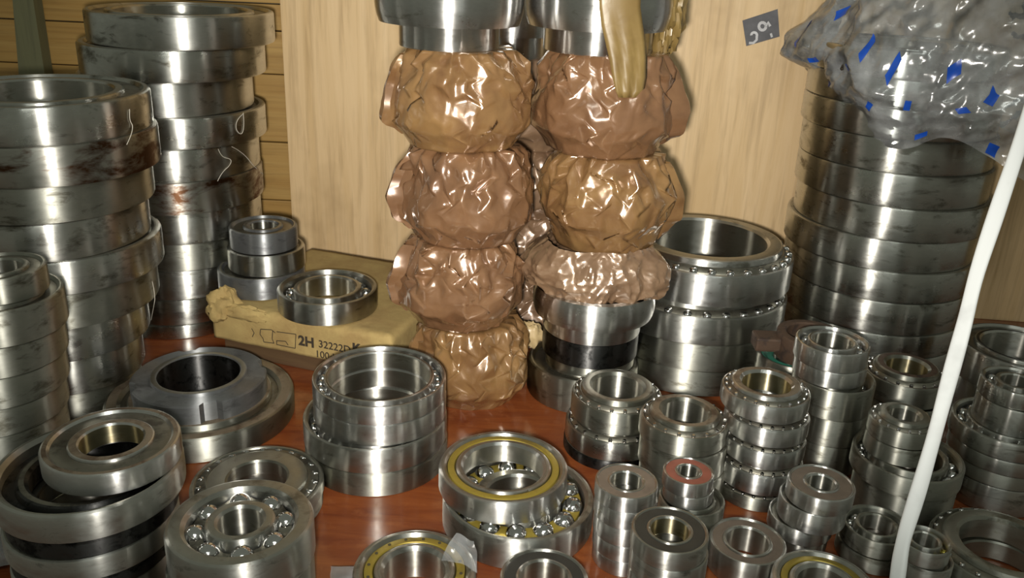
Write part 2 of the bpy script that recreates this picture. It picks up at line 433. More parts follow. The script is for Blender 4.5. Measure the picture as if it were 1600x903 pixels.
ORD = ['topmost', 'second', 'third', 'fourth', 'fifth', 'sixth', 'seventh', 'eighth', 'ninth', 'tenth', 'eleventh', 'twelfth']
STK = {}
def stack(key, where, items, ybot, dh=None, wbase=None, z0=0.0, group=None, extend=True):
    """items, top down: (cx, width, y of front top edge, kind, look words, options)"""
    cxb, wb = items[-1][0], items[-1][1]
    if dh is None: dh = dh_from_base(cxb, ybot, wb, z0)
    zs = []
    for it in items: zs.append(fit(it[0], it[2], it[1], dh))
    for i in range(1, len(items)):          # under an overhang the edge in view is the upper ring's foot
        if items[i][1] < items[i-1][1]:
            zs[i] = (zs[i][0], zs[i][1], fit(items[i][0], items[i][2], items[i-1][1], dh)[2])
    zb = z0
    if ybot is not None:
        zb = fit(cxb, ybot, wb, dh)[2]
    if abs(zb-z0) < 0.012: zb = z0
    rows = []
    for i, it in enumerate(items):
        p, R, z = zs[i]; zl = zs[i+1][2] if i+1 < len(items) else zb
        rows.append((p, R, zl, z-zl, it))
    if extend and zb > z0+0.004:
        k = max(1, round((zb-z0)/rows[-1][3])); hh = (zb-z0)/k
        p, R, _, _, it = rows[-1]
        for j in range(k):
            rows.append((p, R, zb-hh*(j+1), hh, (it[0], it[1], 0, 'plain', 'half-hidden', {'om': it[5].get('om', 'steel')})))
    out = []
    for i, (p, R, zl, h, it) in enumerate(rows):
        opt = dict(it[5])
        pos = 'single' if len(rows) == 1 else ('lowest' if i == len(rows)-1 else ORD[i])
        if pos == 'single': lab = it[4]+' '+where
        elif pos == 'topmost': lab = 'topmost %s bearing %s' % (it[4], where)
        elif pos == 'lowest': lab = 'lowest %s bearing %s' % (it[4], where)
        else: lab = '%s %s bearing from the top %s' % (pos, it[4], where)
        out.append(bearing(it[3], R, h, (p.x, p.y, zl), lab, group or ('bearings '+where), **opt))
    STK[key] = (rows, dh)
    print('STACK', key, 'dh %.3f' % dh, 'R', ['%.3f' % r[1] for r in rows], 'h', ['%.3f' % r[3] for r in rows], 'zb %.3f' % zb)
    return out

# ------------------------------------------------------------------ the setting
def box(name, x0, x1, y0, y1, z0, z1, mat, parent=None, bev=0.0):
    bm_ = bmesh.new()
    bmesh.ops.create_cube(bm_, size=1.0)
    for v in bm_.verts:
        v.co = Vector((x0+(v.co.x+.5)*(x1-x0), y0+(v.co.y+.5)*(y1-y0), z0+(v.co.z+.5)*(z1-z0)))
    if bev: bmesh.ops.bevel(bm_, geom=bm_.edges[:], offset=bev, segments=2, affect='EDGES', profile=0.6)
    me = bpy.data.meshes.new(name); bm_.to_mesh(me); bm_.free(); me.materials.append(mat)
    o = bpy.data.objects.new(name, me); COL.objects.link(o)
    if parent is not None: o.parent = parent
    return o
WY = 1.515          # where the plywood crosses x = 0
WSL = -0.085        # the plywood stands a little askew
def wall_at(x, y, off=0.0):
    d = ray(x, y); k = (WY+off)/(d.y-WSL*d.x); return CAM+d*k
struct(box('floor', -1.5, 1.6, 0.25, 1.85, -0.03, 0.0, M['floor']))
xl = wall_at(447, 180).x
wang = math.atan(WSL); wb_ = struct(box('wall_back', xl/math.cos(wang), 1.55, 0, 0.022, 0.0, 0.95, M['wall'], bev=0.0015))
wb_.location = (0, WY, 0); wb_.rotation_euler = (0, 0, wang)
WYL = WY-WSL*0.55
wl = struct(bpy.data.objects.new('wall_left', None)); COL.objects.link(wl); wl.location = (0, 0, 0)
zz = 0.0
for hgt in (0.118, 0.112, 0.125, 0.076, 0.046, 0.05, 0.11, 0.12, 0.13):
    box('plank', -1.45, xl+0.03, WYL+0.03+random.uniform(0, .006), WYL+0.06, zz+0.001, zz+hgt-0.001, M['plank'], wl, 0.002); zz += hgt
# sloping olive slat nailed over the planks
p0, p1 = at_Y(38, -20, WYL), at_Y(46, 132, WYL)
sy0, sy1 = WYL, WYL+0.029
struct(mesh_obj('trim_1', [(p0.x-.014, sy0, p0.z+.1), (p0.x+.012, sy0, p0.z+.1), (p1.x+.03, sy0, 0), (p1.x-.045, sy0, 0),
              (p0.x-.014, sy1, p0.z+.1), (p0.x+.012, sy1, p0.z+.1), (p1.x+.03, sy1, 0), (p1.x-.045, sy1, 0)],
              [(0, 3, 2, 1), (4, 5, 6, 7), (0, 1, 5, 4), (1, 2, 6, 5), (2, 3, 7, 6), (3, 0, 4, 7)], M['olive'], smooth=False))

# ------------------------------------------------------------------ towers and stacks
T = dict(om='tower', br=0.62)
RU = dict(om='rusty', br=0.62)
ST = dict(om='steel', br=0.6); DU = dict(om='dull', br=0.6); BR = dict(om='bright', br=0.6); BK = dict(om='black', br=0.6)
stack('A', 'in the tall tower at the left edge', [
    (64, 326, 168, 'plain', 'oily dark steel', dict(om='tower', br=0.66)), (78, 324, 230, 'plain', 'rust-patched', RU), (78, 308, 295, 'plain', 'stained', DU),
    (76, 300, 352, 'plain', 'oily dark steel', T), (102, 294, 410, 'plain', 'wide shiny', T), (100, 284, 464, 'plain', 'stained', DU),
    (105, 246, 518, 'plain', 'dark', T), (112, 216, 568, 'plain', 'shiny', T), (119, 200, 619, 'plain', 'dull', DU)], 661)
stack('B', 'in the pale stack cut by the left edge', [
    (0, 138, 438, 'plain', 'small grimy', dict(om='dull', br=0.5)), (-2, 196, 490, 'plain', 'dull', DU), (-2, 200, 548, 'plain', 'dull', DU), (-2, 204, 596, 'plain', 'dull', DU),
    (-2, 206, 644, 'plain', 'dull', DU), (-2, 208, 687, 'plain', 'dull', DU)], 732, dh=0.945)
stack('D', 'in the tall tower against the planks', [
    (284, 280, 27, 'plain', 'stained', dict(om='steel', br=0.7)), (272, 276, 80, 'plain', 'shiny dark', T), (262, 258, 132, 'plain', 'stained', ST), (281, 262, 186, 'plain', 'shiny', T),
    (272, 260, 236, 'plain', 'shiny', T), (277, 262, 288, 'plain', 'rusty-sided', RU), (286, 240, 338, 'plain', 'polished', T), (291, 232, 384, 'plain', 'dull', DU),
    (292, 226, 425, 'plain', 'shiny', ST), (291, 220, 470, 'plain', 'dark', T), (292, 218, 509, 'plain', 'half-hidden dark', T)], 530)
stack('C', 'on the red floor before the cardboard box', [
    (318, 284, 651, 'nut', 'greasy bearing with a slotted lock nut', dict(om='dull', fm='grime'))], 726)
stack('H', 'in the open stack left of the bottom package', [
    (594, 207, 637, 'ball', 'thin open ball', dict(om='bright', br=0.76, fm='cage')), (595, 206, 666, 'plain', 'bright', dict(om='bright', br=0.76)),
    (588, 222, 704, 'ball', 'wide ball', dict(om='steel', br=0.72)), (590, 220, 742, 'plain', 'dull', dict(om='dull', br=0.72))], 778)
stack('I', 'in the big tapered stack right of the packages', [
    (1098, 270, 413, 'taper', 'wide-bored tapered', dict(om='bright', br=0.69, n=30)), (1079, 284, 482, 'taper', 'tapered', dict(om='steel', br=0.69, n=30)),
    (1077, 276, 540, 'plain', 'dull', DU), (1070, 270, 580, 'plain', 'dull', DU)], 619)
stack('J', 'in the tall tower under the plastic bag', [
    (1415, 286, 80, 'plain', 'bag-covered', T), (1410, 286, 125, 'plain', 'bag-covered', T), (1403, 288, 171, 'plain', 'shiny', T), (1399, 286, 219, 'plain', 'shiny', T), (1391, 286, 271, 'plain', 'stained', T),
    (1387, 284, 324, 'plain', 'dark', T), (1368, 280, 374, 'plain', 'shifted', T), (1364, 278, 422, 'plain', 'dark', T), (1355, 274, 469, 'plain', 'dark', T),
    (1347, 270, 519, 'plain', 'dark', T)], 556, dh=1.435)
stack('N1', 'in the tapered stack nearest the wax packages', [
    (962, 142, 636, 'taper', 'chamfered tapered', dict(om='dull', br=0.56, n=20)), (956, 150, 684, 'taper', 'oil-blackened tapered', dict(om='tower', br=0.56)),
    (950, 146, 723, 'plain', 'black oily', BK)], 738)
stack('N2', 'in the wide tapered stack behind the red seal', [
    (1066, 138, 675, 'taper', 'dusty tapered', dict(om='dull', br=0.52, n=18, fm='grime')), (1064, 136, 716, 'plain', 'dull', DU), (1062, 134, 757, 'plain', 'dull', DU)], 797)
stack('N3', 'in the five-high stack with glinting rollers', [
    (1193, 136, 627, 'taper', 'gold-bored tapered', dict(om='bright', br=0.55, bm='goldbore', n=22, fm='grime')), (1195, 130, 664, 'taper', 'bright tapered', dict(om='bright', n=22)),
    (1190, 128, 700, 'taper', 'bright tapered', dict(om='bright', n=22)), (1184, 130, 734, 'taper', 'bright tapered', dict(om='bright', n=22)), (1176, 126, 775, 'taper', 'yellowed tapered', dict(om='dull', n=22))], 800)
stack('N4', 'in the ball bearing stack before the right tower', [
    (1297, 112, 553, 'ball', 'open ball', dict(om='bright', br=0.55, fm='cage')), (1294, 110, 582, 'plain', 'bright', BR), (1298, 124, 612, 'ball', 'wider', dict(om='dull', br=0.6)), (1294, 116, 658, 'plain', 'dull', DU)], 700, dh=1.04)
stack('N5', 'beneath the right tower by the white strip', [
    (1412, 122, 594, 'taper', 'rusty gold-bored', dict(om='dull', br=0.5, bm='goldbore', fm='rust', n=18)), (1408, 124, 640, 'plain', 'dull', DU)], 690)
stack('N6', 'in the short stack left of the white strip', [
    (1408, 102, 668, 'taper', 'small tapered', dict(om='dull', br=0.45, n=18)), (1402, 104, 702, 'plain', 'small dull', DU), (1409, 164, 747, 'ball', 'wide notched', dict(om='dull', br=0.62)), (1405, 150, 778, 'plain', 'wide dull', DU)], 832)
stack('N7', 'in the stack at the right edge', [
    (1584, 104, 614, 'ball', 'small ball', dict(om='tower', br=0.45)), (1580, 108, 641, 'plain', 'small dark', T), (1562, 156, 690, 'ball', 'wide ball', dict(om='tower', br=0.6)),
    (1558, 154, 718, 'plain', 'dark', T), (1552, 150, 740, 'plain', 'dark', DU), (1546, 148, 760, 'plain', 'dark', T)], 805)
stack('N8', 'behind the right edge stack by the wall', [(1585, 176, 571, 'plain', 'dark wide-bored', dict(om='tower', br=0.62, fm='black')), (1583, 176, 625, 'plain', 'dark', T)], 680, dh=1.28)
stack('P1', 'in the slim stack of five small bearings', [
    (976, 98, 779, 'sealed', 'shielded', dict(om='bright', br=0.5, seal='seal_brown')), (975, 98, 802, 'plain', 'small bright', BR), (974, 98, 829, 'plain', 'small bright', BR), (973, 98, 856, 'plain', 'small bright', BR), (972, 98, 880, 'plain', 'small bright', BR)], 903)
stack('P2', 'in the little stack with the red seal', [
    (1073, 79, 757, 'sealed', 'red-sealed', dict(om='bright', br=0.42, seal='seal_red')), (1073, 78, 779, 'plain', 'small bright', BR), (1077, 102, 806, 'plain', 'wider dull', DU)], 862)
stack('P3', 'in the front stack with the dark sealed top', [
    (1042, 120, 864, 'sealed', 'dark-sealed', dict(om='steel', br=0.5, seal='seal_black', bm='goldbore')), (1041, 120, 893, 'plain', 'lower steel', ST)], 925, dh=0.69)
stack('P4', 'alone on the red floor at the bottom right', [(1162, 118, 880, 'sealed', 'brown-sealed bearing', dict(om='steel', br=0.55, seal='seal_brown'))], 922)
stack('P5', 'in the staggered stack of four shiny bearings', [
    (1278, 102, 780, 'sealed', 'shielded', dict(om='bright', br=0.42, seal='seal_brown')), (1266, 104, 804, 'plain', 'shiny', BR), (1246, 98, 831, 'plain', 'shiny', BR), (1248, 78, 854, 'plain', 'narrow', ST)], 874)
stack('P6', 'in the pair just left of the white strip end', [
    (1364, 104, 847, 'ball', 'greasy', dict(om='dull', br=0.5)), (1358, 110, 874, 'plain', 'dull', DU)], 898)
stack('P7', 'in the pair just right of the white strip end', [
    (1441, 76, 863, 'ball', 'gold-balled', dict(om='steel', br=0.5, capm='gold', n=9)), (1441, 80, 890, 'plain', 'small steel', ST)], 960)
stack('P8', 'in the bottom right corner', [(1552, 214, 905, 'taper', 'large wide-bored tapered', dict(om='dull', br=0.6, n=24)), (1548, 214, 945, 'plain', 'dull', DU)], 978)
stack('P9', 'at the bottom edge beside the strip', [(1277, 160, 960, 'brass', 'yellow-caged bearing', dict(om='steel', br=0.5))], 1018)
stack('P10', 'at the bottom edge below the large balls', [(847, 138, 950, 'sealed', 'black-sealed bearing', dict(om='steel', br=0.55, seal='seal_black', fm='steel'))], 995)
stack('P11', 'at the bottom edge in torn film', [(648, 192, 956, 'holes', 'brass-caged bearing with rivet holes', dict(om='steel', br=0.5, n=16))], 1010)
stack('P13', 'on the red floor with large exposed balls', [(806, 236, 846, 'selfalign', 'open bearing', dict(om='steel', br=0.42, n=13))], 894)
r13 = STK['P13'][0][0]; zt13 = r13[2]+r13[3]
def stack_on(key, where, items, ybot, zrest): 
    dh = dh_from_base(items[-1][0], ybot, items[-1][1], zrest)
    return stack(key, where, items, ybot, dh=dh, z0=zrest, extend=False)
stack_on('P12', 'resting on the large exposed balls', [(784, 202, 787, 'brass', 'bright brass-caged bearing', dict(om='bright', br=0.62))], 822, zt13)
stack('Q2', 'behind the bottom left ball bearing', [(407, 203, 806, 'taper', 'greasy tapered', dict(om='dull', br=0.45, fm='face', n=22)), (407, 200, 830, 'plain', 'dull', DU)], 852)
stack('Q1', 'at the bottom left with exposed balls', [
    (382, 225, 884, 'ball', 'dusty ball', dict(om='steel', br=0.31, n=8, fm='face', ot=0.38, it=0.24, rz=0.32)), (384, 222, 945, 'plain', 'dull', DU)], 1030)
stack('Q4', 'in the grooved stack at the bottom left', [
    (152, 278, 800, 'cup', 'thick-lipped', dict(om='steel', br=0.62)), (157, 248, 845, 'plain', 'black oily', BK), (157, 252, 870, 'plain', 'grooved steel', ST),
    (161, 236, 905, 'plain', 'black oily', BK), (162, 236, 925, 'plain', 'steel', ST)], 970)
r4 = STK['Q4'][0][0]; zt4 = r4[2]+r4[3]
stack_on('Q3', 'resting on the thick-lipped ring', [(182, 204, 739, 'plain', 'grimy gold-bored bearing', dict(om='bright', br=0.46, bm='goldbore', fm='grime'))], 774, zt4)

# ------------------------------------------------------------------ cardboard box with three greys and one ball bearing
ZB, ZT = 0.03, 0.085
pTL, pTR, pRB = at_z(330, 474, ZT), at_z(612, 528, ZT), at_z(655, 500, ZT)
ex = (pTR-pTL); Lx = ex.length; ex.normalize(); ey = Vector((-ex.y, ex.x, 0))
Ly = 0.27; ang = math.atan2(ex.y, ex.x)
org = Vector((pTL.x, pTL.y, 0))
bx = empty('cardboard_box', (org.x, org.y, ZB), 'worn tan cardboard box with a torn corner and stencilled lettering', 'box', rz=ang)
def box_grid():
    nx, ny, nz = 60, 44, 14; H = ZT-ZB
    bm_ = bmesh.new(); bmesh.ops.create_cube(bm_, size=1.0)
    for v in bm_.verts: v.co = Vector(((v.co.x+.5)*Lx, (v.co.y+.5)*Ly, (v.co.z+.5)*H))
    for axis, cnt in ((0, nx), (1, ny), (2, nz)):
        L = (Lx, Ly, H)[axis]; nrm = [0, 0, 0]; nrm[axis] = 1
        for k in range(1, cnt):
            co = [0, 0, 0]; co[axis] = L*k/cnt
            bmesh.ops.bisect_plane(bm_, geom=bm_.verts[:]+bm_.edges[:]+bm_.faces[:], plane_co=co, plane_no=nrm)
    for v in bm_.verts:
        x, y, z = v.co
        rr = 0.009
        dx = max(0, rr-x, x-(Lx-rr)); dy = max(0, rr-y); dzz = max(0, z-(H-rr))
        if dzz > 0 and (dx > 0 or dy > 0):        # worn, rounded top edges
            k = math.sqrt(dzz*dzz+dx*dx+dy*dy)
            if k > rr:
                s = rr/k
                v.co.z -= dzz*(1-s)
                if dy > 0: v.co.y += dy*(1-s)
                if dx > 0: v.co.x += (dx*(1-s))*(1 if x < Lx/2 else -1)
        nz_ = noise.noise(Vector((x*30, y*30, z*30)))
        n2 = noise.noise(Vector((x*95, y*95+9, z*95)))
        edge = max(0, 1-max(abs(y), 0)/0.03)*max(0, 1-(H-z)/0.02)
        v.co.z += (0.0008*nz_ if z > H*.6 else 0) + edge*(0.004*n2+0.002*nz_)
        if y < 0.001: v.co.y += 0.0015*nz_+0.001*n2*edge
    me = bpy.data.meshes.new('carton'); bm_.to_mesh(me); bm_.free(); me.materials.append(M['card'])
    me.polygons.foreach_set('use_smooth', [True]*len(me.polygons))
    o = bpy.data.objects.new('carton', me); COL.objects.link(o); o.parent = bx; return o
carton = box_grid()
def lump(name, c, rad, seed, mat, parent, amp=0.3, seg=40, fr=1.0):
    vs_, fs = [], []; u, v = seg, seg//2
    for i in range(v+1):
        t = PI*i/v
        for k in range(u):
            a = 2*PI*k/u
            d = Vector((math.sin(t)*math.cos(a), math.sin(t)*math.sin(a), math.cos(t)))
            q = 1+amp*noise.noise(d*1.7*fr+Vector((seed, 0, 0)))+amp*0.5*noise.noise(d*5*fr+Vector((0, seed, 0)))
            vs_.append((c[0]+d.x*rad[0]*q, c[1]+d.y*rad[1]*q, c[2]+d.z*rad[2]*q))
    for i in range(v):
        for k in range(u):
            fs.append((i*u+k, (i+1)*u+k, (i+1)*u+(k+1) % u, i*u+(k+1) % u))
    return mesh_obj(name, vs_, fs, mat, parent, 35)
lump('torn_corner', (0.012, 0.012, ZT-ZB-0.006), (0.026, 0.022, 0.026), 3.3, M['card'], bx, 0.35)
lump('torn_edge', (0.055, 0.004, ZT-ZB-0.008), (0.045, 0.008, 0.012), 8.1, M['card'], bx, 0.4)
def text(name, s, size, loc, parent, mat, rot=(PI/2, 0, 0), bold=0.0, shear=0.0):
    cu = bpy.data.curves.new(name, 'FONT'); cu.body = s; cu.size = size; cu.extrude = 0.0003; cu.offset = bold; cu.shear = shear
    o = bpy.data.objects.new(name, cu); COL.objects.link(o)
    bpy.context.view_layer.update()
    me = bpy.data.meshes.new_from_object(o.evaluated_get(bpy.context.evaluated_depsgraph_get()))
    bpy.data.objects.remove(o); me.materials.clear(); me.materials.append(mat)
    r = bpy.data.objects.new(name, me); COL.objects.link(r); r.parent = parent; r.location = loc; r.rotation_euler = rot
    return r
def on_front(px, py):
    """a pixel of the box front -> local x, z"""
    d = ray(px, py); nrm = ey
    s = (org-CAM).dot(nrm)/d.dot(nrm); P = CAM+d*s
    return (P-org).dot(ex), P.z-ZB
for s, px, py, size, bold in (('2H', 468, 537, 0.021, 0.0007), ('32222D', 499, 541, 0.016, 0.0001), ('K', 552, 548, 0.019, 0.0008), ('100d180', 494, 556, 0.0155, 0.0)):
    x_, z_ = on_front(px, py)
    text('stencilled_lettering', s, size, (x_, -0.0026, z_), carton, M['ink'], bold=bold)
def ink_poly(pts):
    w_ = 0.0006
    for (a, b) in zip(pts[:-1], pts[1:]):
        (x0, z0), (x1, z1) = on_front(*a), on_front(*b)
        d = Vector((x1-x0, z1-z0)); 
        if d.length < 1e-6: continue
        n_ = Vector((-d.y, d.x)).normalized()*w_
        mesh_obj('printed_line', [(x0+n_.x, -0.003, z0+n_.y), (x0-n_.x, -0.003, z0-n_.y), (x1-n_.x, -0.003, z1-n_.y), (x1+n_.x, -0.003, z1+n_.y)], [(0, 1, 2, 3)], M['ink'], carton, smooth=False)
ink_poly([(432, 519), (426, 514), (409, 513), (408, 521), (413, 528), (414, 533), (430, 535), (427, 528), (428, 515)])
ink_poly([(434, 517), (464, 521), (463, 543), (434, 537), (434, 531), (448, 532), (452, 538)])
ink_poly([(395, 512), (399, 519), (396, 525)])
# the dark board the box lies on
bd = box('dark_board', 0.008, Lx-0.005, 0.012, Ly-0.01, 0.0, ZB, M['darkwood'], bev=0.002)
bd.location = (org.x, org.y, 0); bd.rotation_euler = (0, 0, ang)
tag(bd, 'dark dirty wooden board lying under the cardboard box', 'board')
stack_on('F', 'in the grey stack on the cardboard box', [
    (412, 104, 367, 'plain', 'grey', dict(om='grey', br=0.42)), (417, 118, 402, 'plain', 'shiny-banded grey', dict(om='steel', br=0.42)), (410, 132, 438, 'plain', 'matt grey', dict(om='grey', br=0.42))], 471, ZT+0.0012)
stack_on('G', 'lying on the cardboard box', [(513, 154, 477, 'ball', 'dark spotted ball bearing', dict(om='steel', br=0.56, n=14))], 511, ZT+0.0012)

# ------------------------------------------------------------------ waxed paper packages
def tri(x): return abs((x % 2.0)-1.0)
def folds(seed, n=16, lam=(0.025, 0.09)):
    rnd = random.Random(seed); L = []
    for _ in range(n):
        d = Vector((rnd.gauss(0, 1), rnd.gauss(0, 1), rnd.gauss(0, 0.7))).normalized()
        la = rnd.uniform(*lam); L.append((d/la, rnd.uniform(0, 9), la*rnd.uniform(0.05, 0.12)))
    return L
def fold_val(L, p, seed):
    s = 0.0
    for i, (k, ph, a) in enumerate(L):
        w_ = max(0.0, noise.noise(p*9+Vector((seed*1.7, i*3.1, 0)))+0.25)
        s += a*w_*(tri(k.dot(p)+ph)-0.5)
    return s
def package(cx, wpx, ytop, ybot, dh, label, seed, mat, prof, group):
    p, R, z1 = fit(cx, ytop, wpx*0.8, dh); _, _, z0 = fit(cx, ybot, wpx*0.8, dh)
    _, R, _ = fit(cx, (ytop+ybot)/2, wpx, dh)
    h = z1-z0
    e = empty('wrapped_bearing', (p.x, p.y, z0), label, 'package', group)
    rnd = random.Random(seed*13+1); U, V = 42, 9
    npl = rnd.randint(8, 11); ph = rnd.uniform(0, 6)
    off = Vector((seed*3.7, seed*1.3, 0))
    def pr(t):
        for (a, ra), (b, rb_) in zip(prof[:-1], prof[1:]):
            if a <= t <= b:
                s = (t-a)/(b-a); return ra+(rb_-ra)*s
        return prof[-1][1]
    bm_ = bmesh.new(); rows_ = []
    for i in range(V+1):
        row = []
        for k in range(U):
            t = i/V
            if 0 < i < V: t += rnd.uniform(-0.45, 0.45)/V
            a = 2*PI*(k+rnd.uniform(-0.42, 0.42)+0.5*(i % 2))/U
            r0 = pr(t)*R
            # flat facets of the folded paper
            seg_a = 2*PI/npl; aa = (a+ph) % seg_a-seg_a/2
            fac = (math.cos(seg_a/2)/math.cos(aa))*0.5+0.5
            up = min(1.0, max(0.0, (t-0.45)/0.2)); lo_ = max(0.0, (0.2-t)/0.2)
            amt = 0.0004+0.0019*up+0.0008*lo_
            q = Vector((r0*math.cos(a), r0*math.sin(a), h*t))
            va = Vector((math.cos(a)*3.4, math.sin(a)*3.4, t*1.5))+off
            pl = (0.2+up)*(0.0085*(1-2.4*abs(noise.noise(va)))+0.006*(1-2.4*abs(noise.noise(va*2.3))))-0.007*up
            r = r0*fac+rnd.uniform(-1, 1)*amt+pl+0.003*noise.noise(q*14+off)
            row.append(bm_.verts.new((r*math.cos(a), r*math.sin(a), h*t)))
        rows_.append(row)
    for i in range(V):
        for k in range(U):
            A, B, C_, D = rows_[i][k], rows_[i][(k+1) % U], rows_[i+1][(k+1) % U], rows_[i+1][k]
            if rnd.random() < 0.5: bm_.faces.new((A, B, C_)); bm_.faces.new((A, C_, D))
            else: bm_.faces.new((A, B, D)); bm_.faces.new((B, C_, D))
    v0 = bm_.verts.new((0, 0, 0)); v1 = bm_.verts.new((0, 0, h))
    for k in range(U):
        bm_.faces.new((v0, rows_[0][(k+1) % U], rows_[0][k])); bm_.faces.new((v1, rows_[V][k], rows_[V][(k+1) % U]))
    bmesh.ops.subdivide_edges(bm_, edges=bm_.edges[:], cuts=3, use_grid_fill=True)
    for v in bm_.verts:
        q = v.co.copy(); rr_ = math.hypot(q.x, q.y)
        if rr_ < R*0.5: continue
        t = q.z/h; up = 0.45+0.75*min(1.0, max(0.0, (t-0.42)/0.2))
        nv = Vector((q.x, q.y, q.z*0.42))+off
        k_ = 1.0+(up*(0.0034*(0.55-1.9*abs(noise.noise(nv*36)))+0.0018*(0.55-1.9*abs(noise.noise(nv*80)))))/rr_
        v.co = Vector((q.x*k_, q.y*k_, q.z))
    me = bpy.data.meshes.new('waxed_paper'); bm_.to_mesh(me); bm_.free(); me.materials.append(M[mat])
    me.polygons.foreach_set('use_smooth', [True]*len(me.polygons))
    o = bpy.data.objects.new('waxed_paper', me); COL.objects.link(o); o.parent = e
    # folded-over seam flap standing off the side
    a0 = math.atan2(-p.y, -p.x) + (1.38 if seed % 3 == 1 else -1.38)
    vs_, fs = [], []; K = 26
    for i in range(K+1):
        t = 0.1+0.82*i/K; r0 = pr(t)*R; wd = 0.015*math.sin(PI*(t-0.09)/0.85)**0.4*(1+0.35*noise.noise(Vector((t*3, seed, 2))))
        for j, (dr, da) in enumerate(((-0.006, -0.16), (wd*0.45, -0.05), (wd, 0.03), (wd*0.92, 0.09), (wd*0.2, 0.1), (-0.006, 0.2))):
            a = a0+da+0.07*noise.noise(Vector((t*4, seed*2.0, j*0.25)))
            rr_ = r0+dr+0.004*noise.noise(Vector((t*5, seed*1.1, j*0.5)))
            vs_.append((rr_*math.cos(a), rr_*math.sin(a), h*t))
    for i in range(K):
        for j in range(5): fs.append((i*6+j, i*6+j+1, (i+1)*6+j+1, (i+1)*6+j))
    mesh_obj('paper_seam', vs_, fs, M[mat], e, 30)
    return e, p, R, z0, z1
PR1 = [(0, 0.74), (0.04, 0.79), (0.17, 0.86), (0.2, 0.97), (0.24, 1.0), (0.44, 1.0), (0.5, 0.97), (0.72, 0.9), (0.9, 0.83), (0.97, 0.79), (1.0, 0.74)]
PR2 = [(0, 0.72), (0.05, 0.78), (0.22, 0.84), (0.29, 0.9), (0.33, 0.99), (0.56, 1.0), (0.66, 0.96), (0.84, 0.86), (0.96, 0.8), (1.0, 0.74)]
dW1 = dh_from_base(740, 646, 150); dW2 = 1.135; dW3 = 1.335
PK = 'waxed paper packages'
tops = {}
for i, (cx, wp, y1, y0, lab, mt, pf) in enumerate([
    (723, 222, 84, 242, 'topmost brown waxed paper package of the left column', 'waxgold', PR1),
    (731, 214, 242, 393, 'second brown waxed paper package from the top of the left column', 'wax', PR1),
    (721, 200, 393, 524, 'third brown waxed paper package from the top of the left column', 'wax', PR1),
    (738, 178, 524, 646, 'lowest waxed paper package of the left column, on the red floor', 'waxgold', PR1)]):
    tops['L%d' % i] = package(cx, wp, y1, y0, dW1, lab, 11+i*3, mt, pf, PK)
for i, (cx, wp, y1, y0, lab, mt, pf) in enumerate([
    (950, 228, 90, 252, 'topmost waxed paper package of the right column, under the hanging strip', 'wax', PR1),
    (951, 212, 252, 404, 'second waxed paper package of the right column, golden with a narrow foot', 'waxgold', PR2)]):
    tops['R%d' % i] = package(cx, wp, y1, y0, dW2, lab, 40+i*3, mt, pf, PK)
yy = [95, 240, 345, 440, 530]
zprev = None
for i in range(5):
    y0 = yy[i+1] if i < 4 else None
    if y0 is None:
        y0 = 602
        for _ in range(40):
            zc = fit(826, y0, 150, dW3)[2]; y0 += zc*600
    package(826, 190, yy[i], y0, dW3, '%s waxed paper package of the hidden column behind the other two' % ('topmost', 'second', 'third', 'fourth', 'lowest')[i], 70+i*5, 'waxpale', PR1, PK)

# steel insert bearings on top of the columns
def insert(cx, wb, wc, yc, y1, ymid, dh, label):
    """spherical ring above a narrower collar; ymid: where the two meet"""
    p, Rb, zm = fit(cx, ymid, wb, dh); _, Rc, z0 = fit(cx, y1, wc, dh)
    e = empty('insert_bearing', (p.x, p.y, z0), label, 'bearing', 'bare steel bearings on the package columns')
    hm = zm-z0; hb = 0.062; c = 0.004
    prof = [(Rb*0.6, hm), (Rb*0.8, hm)]
    for k in range(9):
        s = -1+2*k/8; prof.append((Rb*(0.9+0.1*math.sqrt(1-(s*0.92)**2)), hm+hb*(0.5+0.5*s)))
    prof += [(Rb*0.62, hm+hb), (Rb*0.6, hm+hb*0.5)]
    lathe('outer_ring', prof, M['bright'], e, 80)
    ring('collar', Rc, Rc*0.66, 0, hm+hb*1.15, M['bright'], e, 0.002, 72, M['face'], M['bore'])
    ring('seal', Rb*0.84, Rc*0.98, hm+0.003, hm+hb*0.98, M['seal_black'], e, 0.001, 64)
    return p, Rb, z0, zm, hb
insert(702, 233, 156, 48, 82, 46, dW1, 'shiny bare steel bearing topping the left package column')
pR, RbR, z0R, zmR, hbR = insert(932, 228, 164, 55, 89, 52, dW2, 'shiny bare steel bearing topping the right package column, under the strip')
pK, _, _, _, _ = insert(800, 150, 110, 62, 96, 60, dW3, 'bare steel bearing glimpsed between the two columns')

# bare bearing and oily rings that carry the right column
stk_rows = [(919, 192, 480, 522, 'bright'), (923, 152, 522, 541, 'bright'), (921, 150, 541, 576, 'black'), (920, 138, 576, 598, 'dull'), (908, 172, 598, 652, 'dull')]
dB = dh_from_base(908, 650, 172)
zl = []
for (cx, wp, y1, y0, mt) in stk_rows: zl.append(fit(cx, y1, wp, dB))
e = empty('insert_bearing', (zl[1][0].x, zl[1][0].y, zl[2][2]), 'shiny steel bearing under the torn paper of the right column', 'bearing', 'bare steel bearings on the package columns')
Rb = zl[0][1]; zmid = fit(919, 522, 192, dB)[2]; hm = zmid-zl[2][2]; hb = zl[0][2]-zmid
prof = [(Rb*0.6, hm), (Rb*0.86, hm)]
for k in range(9):
    s = -1+2*k/8; prof.append((Rb*(0.93+0.07*math.sqrt(1-(s*0.9)**2)), hm+hb*(0.5+0.5*s)))
prof += [(Rb*0.84, hm+hb), (Rb*0.8, hm+hb*0.3)]
lathe('outer_ring', prof, M['bright'], e, 80)
